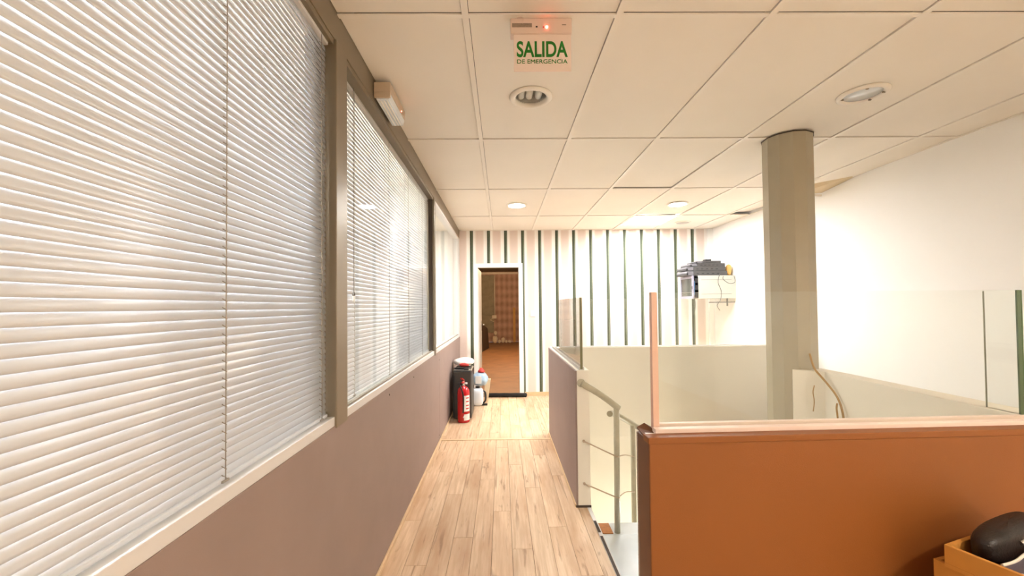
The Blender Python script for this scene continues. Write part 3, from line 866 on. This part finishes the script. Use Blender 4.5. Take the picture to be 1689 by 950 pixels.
MB().lathe([(0.088, -0.006), (0.1, -0.006), (0.104, 0.0), (0.104, 0.004), (0.088, 0.004)], (2.5, 5.66, ZC), 26).build('rim', 'bar', t)
# torn ceiling edge by the right wall
t = empty('loose_ceiling_strip', (3.05, 3.95, ZC - 0.05), 'torn ceiling edge strip hanging right of the column', 'ceiling strip')
mb = MB()
vs = [(3.14, 3.55, ZC - 0.004), (3.14, 4.0, ZC - 0.05), (2.86, 4.0, ZC - 0.07), (2.95, 3.8, ZC - 0.008)]
mb.add(vs + [(x, y, z + 0.01) for x, y, z in vs], [(0, 1, 2, 3), (7, 6, 5, 4), (0, 4, 5, 1), (1, 5, 6, 2), (2, 6, 7, 3), (3, 7, 4, 0)])
mb.build('torn_board', 'beigecard', t)
MB().box(2.88, 3.13, 3.985, 4.005, ZC - 0.085, ZC - 0.068).build('metal_angle', 'bar', t)

# ------------------------------------------------------------------ exit sign
sg = empty('exit_sign', (0.165, 1.60, ZC), 'emergency exit sign with green lettering hanging from the ceiling', 'exit sign')
box_ = MB().box(0.044, 0.285, 1.600, 1.642, ZC - 0.064, ZC - 0.003).build('housing', 'signbox', sg, bevel=0.004)
MB().box(0.056, 0.282, 1.607, 1.611, 2.242, ZC - 0.062).build('plate', 'signplate', sg, bevel=0.001)
MB().box(0.050, 0.128, 1.5992, 1.6005, ZC - 0.040, ZC - 0.024).build('printed_label', 'greyprint', box_)
MB().box(0.143, 0.150, 1.5985, 1.601, ZC - 0.041, ZC - 0.036).build('button', 'black', box_)
MB().box(0.171, 0.175, 1.5985, 1.601, ZC - 0.043, ZC - 0.037).build('button', 'redcloth', box_)
MB().box(0.246, 0.262, 1.599, 1.601, ZC - 0.032, ZC - 0.029).build('printed_mark', 'greyprint', box_)
MB().blob((0.186, 1.5985, ZC - 0.040), 0.005, 0.004, 0.005, 1, 0, 10, 6).build('indicator_led', 'led', box_)
MB().tube(curve([(0.07, 1.597, ZC - 0.005), (0.085, 1.594, ZC - 0.001 - 0.003), (0.095, 1.595, ZC - 0.012), (0.09, 1.5985, ZC - 0.026)], 5), 0.0015, 6).build('wire', 'signbox', box_)

def text_mesh(body, name, x0, x1, z0, z1, y, mat_, parent, bold):
    cu = bpy.data.curves.new(name, 'FONT')
    cu.body = body
    cu.size = 1.0
    cu.offset = bold
    cu.extrude = 0.01
    ob = bpy.data.objects.new(name, cu)
    COL.objects.link(ob)
    dg = bpy.context.evaluated_depsgraph_get()
    dg.update()
    me = bpy.data.meshes.new_from_object(ob.evaluated_get(dg))
    bpy.data.objects.remove(ob)
    xs = [v.co.x for v in me.vertices]
    ys = [v.co.y for v in me.vertices]
    ax, bx_, ay, by = min(xs), max(xs), min(ys), max(ys)
    w = Vector((0, 0, 0))
    p = parent
    while p is not None:
        w += p.location
        p = p.parent
    org = Vector(((x0 + x1) / 2, y, z0))
    for v in me.vertices:
        c = v.co.copy()
        v.co = Vector((x0 + (c.x - ax) / (bx_ - ax) * (x1 - x0), y - c.z * 0.05, z0 + (c.y - ay) / (by - ay) * (z1 - z0))) - org
    me.name = name
    me.materials.clear()
    me.materials.append(M[mat_])
    o = bpy.data.objects.new(name, me)
    COL.objects.link(o)
    o.parent = parent
    o.location = org - w
    return o
text_mesh('SALIDA', 'lettering', 0.068, 0.268, 2.298, 2.362, 1.6062, 'green', sg, 0.022)
text_mesh('DE EMERGENCIA', 'lettering', 0.069, 0.267, 2.273, 2.289, 1.6062, 'green', sg, 0.0)

# ------------------------------------------------------------------ emergency luminaire on the header
lu = empty('emergency_luminaire', (XL + 0.04, 2.18, HEAD), 'slim emergency luminaire on the metal header below the ceiling', 'luminaire')
lx0, lx1, ly0, ly1 = XL + 0.002, XL + 0.084, 2.03, 2.345
lb_ = MB().box(lx0, lx1, ly0, ly1, 2.385, 2.436).build('body', 'lumbody', lu, bevel=0.004)
mb = MB()
prof = [(lx0 + 0.002, 2.385), (lx1 - 0.003, 2.385), (lx1 - 0.010, 2.352), (lx0 + 0.010, 2.352)]
vs = [(x, ly0 + 0.012, z) for x, z in prof] + [(x, ly1 - 0.006, z) for x, z in prof]
mb.add(vs, [(0, 1, 2, 3), (7, 6, 5, 4)] + [(i, (i + 1) % 4, 4 + (i + 1) % 4, 4 + i) for i in range(4)])
mb.build('diffuser', 'diffuser', lu, bevel=0.002)
MB().box(lx0 + 0.001, lx1 - 0.001, ly0, ly0 + 0.012, 2.36, 2.386).build('end_cap', 'lumbody', lu, bevel=0.002)
for dx in (0.028, 0.045, 0.06):
    MB().tube([(lx0 + dx, ly0 + 0.02, 2.3525), (lx0 + dx, ly1 - 0.014, 2.3525)], 0.004, 8).build('lamp_tube', 'tube', lu)
MB().blob((lx1, ly1 - 0.09, 2.395), 0.003, 0.004, 0.004, 1, 0, 8, 5).build('indicator_led', 'led', lu)

# ------------------------------------------------------------------ light switch
sw = empty('light_switch', (0.469, YB, 1.165), 'white square light switch right of the door', 'light switch')
MB().box(0.427, 0.511, YB - 0.010, YB, 1.168, 1.256).build('plate', 'whiteplastic', sw, bevel=0.003)
MB().box(0.443, 0.495, YB - 0.014, YB - 0.009, 1.184, 1.240).build('rocker', 'whiteplastic', sw, bevel=0.002)

# ------------------------------------------------------------------ computer tower, extinguisher, bags, draught roll
px0, px1, py0, py1, pz = -0.585, -0.368, 4.89, 5.33, 0.565
pc = empty('computer_tower', (-0.476, 5.11, 0), 'charcoal computer tower standing against the taupe partition', 'computer')
MB().box(px0, px1, py0 + 0.025, py1, 0.012, pz).build('case', 'pcgrey', pc, bevel=0.006)
MB().box(px0 + 0.004, px1 - 0.004, py0, py0 + 0.028, 0.014, pz - 0.004).build('front_bezel', 'pcgrey', pc, bevel=0.01)
MB().box(px0 + 0.002, px0 + 0.02, py0 - 0.003, py0 + 0.01, 0.03, pz - 0.05).build('front_groove', 'black', pc, bevel=0.003)
MB().box(px0 + 0.006, px1 - 0.006, py0 + 0.01, py1 - 0.02, pz, pz + 0.008).build('top_panel', 'darkgrey', pc, bevel=0.003)
MB().box(px1 - 0.09, px1 - 0.03, py0 + 0.05, py0 + 0.14, pz + 0.006, pz + 0.022).build('top_handle', 'black', pc, bevel=0.004)
for x in (px0 + 0.03, px1 - 0.03):
    for y in (py0 + 0.06, py1 - 0.05):
        MB().box(x - 0.015, x + 0.015, y - 0.02, y + 0.02, 0, 0.014).build('foot', 'alu', pc)
tag(MB().blob((-0.48, 5.24, pz + 0.068), 0.13, 0.15, 0.045, 0.85, 0.06, 20, 12, 3, flat=0.05).build('plastic_bag', 'whiteplastic'), 'crumpled white plastic bag on top of the computer tower', 'bag')
tag(MB().blob((-0.465, 5.055, pz + 0.052), 0.06, 0.03, 0.022, 0.9, 0.1, 14, 8, 9).build('red_packet', 'redcloth'), 'small red packet in the white bag on the tower', 'packet')
tag(MB().blob((-0.51, 5.0, pz + 0.020), 0.075, 0.02, 0.010, 0.7, 0.1, 14, 8, 11).build('black_strap', 'black'), 'black strap lying on the computer tower', 'strap')

ex, ey = -0.452, 4.80
fe = empty('fire_extinguisher', (ex, ey, 0), 'red fire extinguisher standing before the computer tower', 'fire extinguisher')
MB().lathe([(0, 0), (0.066, 0), (0.071, 0.008), (0.071, 0.33), (0.066, 0.365), (0.05, 0.392), (0.026, 0.408), (0.018, 0.415), (0, 0.415)], (ex, ey, 0), 28).build('cylinder', 'red', fe)
n_ = 10
arc = [math.radians(-82 + 68 * i / n_) for i in range(n_ + 1)]
for z0, z1 in ((0.13, 0.31), (0.03, 0.10)):
    vs = [(ex + 0.0718 * math.cos(a), ey + 0.0718 * math.sin(a), z) for z in (z0, z1) for a in arc]
    vs += [(ex + 0.0705 * math.cos(a), ey + 0.0705 * math.sin(a), z) for z in (z0, z1) for a in arc]
    k = n_ + 1
    fs = []
    for i in range(n_):
        fs += [(i, i + 1, k + i + 1, k + i), (2 * k + i, 3 * k + i, 3 * k + i + 1, 2 * k + i + 1)]
    lab = MB().add(vs, fs, True).build('label', 'whiteplastic', fe)
    if z0 > 0.1:
        for zz in (0.155, 0.19, 0.235, 0.275):
            vs = [(ex + 0.0722 * math.cos(a), ey + 0.0722 * math.sin(a), z) for z in (zz, zz + 0.014) for a in arc[3:9]]
            MB().add(vs, [(i, i + 1, 6 + i + 1, 6 + i) for i in range(5)]).build('print', 'redcloth', lab)
MB().lathe([(0.018, 0.41), (0.018, 0.44), (0.012, 0.445), (0.012, 0.465), (0, 0.465)], (ex, ey, 0), 14).build('valve', 'alu', fe)
MB().box(ex - 0.014, ex + 0.014, ey - 0.075, ey + 0.03, 0.452, 0.462).build('handle', 'redcloth', fe, bevel=0.003)
mb = MB()
vs = [(ex - 0.012, ey + 0.02, 0.468), (ex + 0.012, ey + 0.02, 0.468), (ex - 0.03, ey - 0.06, 0.505), (ex - 0.006, ey - 0.06, 0.505)]
mb.add(vs + [(x, y, z + 0.007) for x, y, z in vs], [(0, 1, 3, 2), (4, 6, 7, 5), (0, 4, 5, 1), (1, 5, 7, 3), (3, 7, 6, 2), (2, 6, 4, 0)])
mb.build('lever', 'redcloth', fe)
MB().tube([(ex + 0.01, ey - 0.005, 0.44), (ex + 0.045, ey - 0.01, 0.44)], 0.011, 10).build('gauge', 'whiteplastic', fe)
MB().tube(curve([(ex - 0.012, ey - 0.01, 0.43), (ex - 0.05, ey - 0.03, 0.445), (ex - 0.02, ey - 0.075, 0.40), (ex + 0.006, ey - 0.082, 0.30), (ex + 0.004, ey - 0.082, 0.12)], 6), 0.008, 8).build('hose', 'black', fe)
MB().blob((ex + 0.012, ey - 0.076, 0.07), 0.012, 0.008, 0.010, 1, 0, 10, 6).build('seal', 'whiteplastic', fe)

jx, jy = -0.335, 5.58
jg = empty('plastic_jug', (jx, jy, 0), 'white plastic jug on the floor beside the computer tower', 'jug')
MB().blob((jx, jy, 0.118), 0.078, 0.07, 0.118, 0.55, 0.01, 22, 14, 2).build('body', 'jug', jg)
MB().tube(curve([(jx + 0.05, jy, 0.2), (jx + 0.1, jy + 0.01, 0.17), (jx + 0.105, jy + 0.01, 0.07), (jx + 0.07, jy, 0.03)], 6), 0.011, 8).build('handle', 'black', jg)
MB().box(jx + 0.05, jx + 0.13, jy - 0.02, jy + 0.04, 0.0, 0.022).build('foot_rest', 'black', jg, bevel=0.006)
MB().lathe([(0, 0), (0.03, 0), (0.03, 0.02), (0, 0.02)], (jx, jy, 0.235), 14).build('cap', 'black', jg)
tag(MB().blob((-0.305, 5.62, 0.345), 0.105, 0.10, 0.090, 0.8, 0.07, 24, 14, 6, flat=0.1).build('plastic_bag', 'bluebag'), 'pale blue plastic bag piled on the white jug', 'bag')
tag(MB().box(-0.36, -0.28, 5.515, 5.525, 0.30, 0.40).build('paper_label', 'whiteplastic', bevel=0.002), 'white paper label stuck on the blue bag', 'label')
tag(MB().lathe([(0, 0), (0.05, 0), (0.045, 0.02), (0.018, 0.055), (0, 0.06)], (-0.285, 5.62, 0.437), 14).build('red_funnel', 'redcloth'), 'small red funnel on top of the blue bag', 'funnel')
mb = MB()
mb.add([(-0.26, 5.80, 0), (-0.205, 5.80, 0), (-0.165, 5.80, 0.31), (-0.25, 5.80, 0.31), (-0.26, 5.86, 0), (-0.205, 5.86, 0), (-0.165, 5.86, 0.31), (-0.25, 5.86, 0.31)],
       [(0, 1, 2, 3), (7, 6, 5, 4), (0, 4, 5, 1), (1, 5, 6, 2), (2, 6, 7, 3), (3, 7, 4, 0)])
tag(mb.build('card_packet', 'beigecard', bevel=0.004), 'beige card packet leaning behind the blue bag', 'packet')
dr = empty('draught_roll', (0.04, 6.05, 0), 'black draught excluder roll lying across the doorway', 'draught excluder')
MB().tube(curve([(-0.30, 6.075, 0.030), (-0.1, 6.07, 0.031), (0.1, 6.065, 0.030), (0.335, 6.05, 0.031)], 5), [0.029 + 0.001 * math.sin(i * 1.7) for i in range(16)], 14).build('roll', 'felt', dr)
MB().blob((0.337, 6.05, 0.031), 0.018, 0.030, 0.030).build('rounded_end', 'felt', dr)

# ------------------------------------------------------------------ wall cabinet with devices
rc = empty('network_cabinet', (2.86, 5.71, 1.40), 'white wall cabinet with open grey glass door in far corner', 'cabinet')
z0, z1, y0, y1 = 1.402, 1.712, 5.53, 5.92
MB().box(2.645, XR, y0, y0 + 0.012, z0, z1).build('side_panel', 'rackwhite', rc, bevel=0.002)
MB().box(2.645, XR, y1 - 0.012, y1, z0, z1).build('side_panel', 'rackwhite', rc, bevel=0.002)
MB().box(2.645, XR, y0 + .012, y1 - .012, z1 - 0.012, z1).build('top_panel', 'rackwhite', rc)
MB().box(2.645, XR, y0 + .012, y1 - .012, z0, z0 + 0.012).build('bottom_panel', 'rackwhite', rc)
for zz in (z0 + 0.06, z1 - 0.06):
    MB().box(2.68, 3.09, y0 - 0.0015, y0 + 0.002, zz - 0.002, zz + 0.002).build('side_seam', 'greywire', rc)
dd = MB().box(2.565, 2.585, y0, y0 + 0.03, z0, z1).box(2.565, 2.585, y1 - 0.03, y1, z0, z1).box(2.565, 2.585, y0 + .03, y1 - .03, z0, z0 + 0.035).box(2.565, 2.585, y0 + .03, y1 - .03, z1 - 0.035, z1).build('door_frame', 'racklilac', rc)
MB().box(2.572, 2.578, y0 + .03, y1 - .03, z0 + .035, z1 - .035).build('door_glass', 'darkglass', dd)
MB().box(2.56, 2.566, y0 + 0.008, y0 + 0.02, 1.53, 1.57).build('lock', 'black', dd)
for k in range(3):
    MB().box(2.60, 3.0, y0 + 0.013, y1 - 0.02, z0 + 0.02 + k * 0.095, z0 + 0.085 + k * 0.095).build('rack_unit', 'black', rc, bevel=0.003)
MB().tube(curve([(2.598, y0 + 0.03, z0 + 0.10), (2.59, y0 + 0.01, z0 + 0.14), (2.60, y0 + 0.02, z0 + 0.20), (2.592, y0 + 0.015, z0 + 0.24)], 5), 0.005, 6).build('patch_cable', 'bluecable', rc)
MB().tube(curve([(2.60, y0 + 0.02, z0 + 0.05), (2.588, y0 + 0.005, z0 + 0.09), (2.60, y0 + 0.02, z0 + 0.13)], 5), 0.005, 6).build('patch_cable', 'bluecable', rc)
MB().box(2.80, XR, y0 + 0.03, y0 + 0.045, 1.345, 1.357).box(3.04, 3.055, y0 + 0.03, y0 + 0.045, 1.30, 1.402).build('bracket', 'greywire', rc)
dv = [('flat dark grey router box, lowest of the stack on the cabinet', 2.50, 3.045, 5.55, 5.88, 0.066), ('flat dark grey router box, second from the bottom of the stack', 2.50, 3.03, 5.56, 5.87, 0.058),
      ('flat dark grey router box, second from the top of the stack', 2.56, 3.03, 5.57, 5.88, 0.046), ('small dark grey router box, top of the stack', 2.64, 2.98, 5.58, 5.86, 0.034)]
zz = z1
for lb, a, c_, e, f_, h in dv:
    t = empty('router_box', ((a + c_) / 2, (e + f_) / 2, zz), lb, 'router', 'router boxes on the cabinet')
    MB().box(a + 0.09, c_, e, f_, zz, zz + h - 0.001).build('shell', 'darkgrey', t, bevel=0.005)
    MB().box(a, a + 0.09, e + 0.006, f_ - 0.006, zz + 0.004, zz + h - 0.006).build('front_panel', 'routerfront', t, bevel=0.003)
    MB().box(a - 0.003, a + 0.02, e + 0.004, f_ - 0.004, zz + 0.006, zz + h * 0.55).build('display', 'black', t, bevel=0.002)
    for q in range(5):
        x = a + 0.13 + q * (c_ - a - 0.2) / 5
        MB().box(x, x + 0.03, e - 0.0015, e + 0.004, zz + h * .35, zz + h * .5).build('vent', 'black', t)
    zz += h
tag(MB().box(2.78, 2.86, 5.60, 5.68, zz, zz + 0.022).build('power_adapter', 'black', bevel=0.005), 'small black power adapter on the router stack', 'adapter')
tag(MB().blob((3.088, 5.60, z1 + 0.075), 0.038, 0.03, 0.075, 0.7, 0.06, 14, 10, 8).build('kraft_packet', 'kraft'), 'yellow kraft packet right of the router stack', 'packet')
wires = [('grey wire looping down the front of the wall cabinet', [(2.93, 5.525, 1.73), (2.90, 5.515, 1.62), (2.94, 5.515, 1.50), (2.93, 5.52, 1.38), (2.89, 5.53, 1.31), (2.93, 5.54, 1.24)]),
         ('thin wire curling at the right end of the cabinet', [(2.98, 5.525, 1.70), (2.97, 5.515, 1.66), (3.05, 5.51, 1.60), (3.125, 5.51, 1.62), (3.12, 5.52, 1.70)]),
         ('thin wire dangling below the cabinet door', [(2.60, 5.55, 1.40), (2.605, 5.55, 1.33), (2.60, 5.55, 1.24)])]
for lb, p in wires:
    tag(MB().tube(curve(p, 6), 0.0035, 6).build('loose_wire', 'greywire'), lb, 'wire', 'wires at the cabinet')

# ------------------------------------------------------------------ cartons and bag at lower right
def carton(name, cxy, ang, w, dpt, z0, z1, label, t=0.012):
    Rm = Matrix.Translation((cxy[0], cxy[1], 0)) @ Matrix.Rotation(math.radians(ang), 4, 'Z')
    c = Rm @ Vector((w / 2, -dpt / 2, z0))
    o = empty(name, c, label, 'carton')
    MB().box(0, w, -dpt, 0, z0, z0 + t, Rm).build('base', 'carton', o)
    MB().box(0, t, -dpt, 0, z0 + t, z1, Rm).build('side', 'carton', o, bevel=0.002)
    MB().box(w - t, w, -dpt, 0, z0 + t, z1, Rm).build('side', 'carton', o, bevel=0.002)
    MB().box(t, w - t, -t, 0, z0 + t, z1, Rm).build('side', 'carton', o, bevel=0.002)
    MB().box(t, w - t, -dpt, -dpt + t, z0 + t, z1, Rm).build('side', 'carton', o, bevel=0.002)
    return Rm
R1 = carton('carton', (1.318, 1.275), 14, 0.40, 0.42, 0.0, 0.535, 'lower carton below the tray of black things')
R2 = carton('carton', (1.310, 1.235), 19, 0.38, 0.34, 0.535, 0.60, 'orange carton tray at the lower right corner')
tag(MB().box(0.02, 0.35, -0.32, -0.02, 0.548, 0.558, R2).build('paper_sheet', 'maroon'), 'maroon sheet lining the carton tray', 'paper')
bg = empty('leather_bag', R2 @ Vector((0.26, -0.06, 0.56)), 'black leather bag lying in the carton tray', 'bag')
mb = MB().blob((0, 0, 0), 0.155, 0.040, 0.047, 0.62, 0.03, 28, 16, 4)
mb.v = [tuple(R2 @ Vector((v[0] + 0.208, v[1] - 0.056, v[2] + 0.612 + v[0] * 0.06))) for v in mb.v]
mb.build('body', 'leather', bg)
MB().tube([R2 @ Vector((0.16, -0.096, 0.622)), R2 @ Vector((0.20, -0.098, 0.625)), R2 @ Vector((0.25, -0.098, 0.628))], 0.006, 8).build('metal_bar', 'chrome', bg)
mb = MB()
P = [(0.055, -0.098, 0.580), (0.10, -0.108, 0.588), (0.16, -0.11, 0.600), (0.34, -0.11, 0.606)]
Q = [(0.03, -0.125, 0.582), (0.055, -0.145, 0.580), (0.11, -0.150, 0.592), (0.34, -0.16, 0.600)]
vs = [R2 @ Vector(p) for p in P + Q] + [R2 @ Vector((p[0], p[1], p[2] - 0.006)) for p in P + Q]
fs = []
for i in range(3):
    fs += [(i, i + 1, 5 + i, 4 + i), (8 + i, 12 + i, 13 + i, 9 + i), (i, 8 + i, 9 + i, i + 1), (4 + i, 5 + i, 13 + i, 12 + i)]
fs += [(0, 4, 12, 8), (3, 11, 15, 7)]
fo = empty('plastic_folder', R2 @ Vector((0.2, -0.15, 0.57)), 'purple-grey plastic folder with pale rims beside the bag', 'folder')
mb.add(vs, fs).build('cover', 'folder', fo)
for L in (P, Q):
    MB().tube(curve([R2 @ Vector((p[0], p[1], p[2] + 0.002)) for p in L], 5), 0.004, 7).build('rim', 'foldedge', fo)
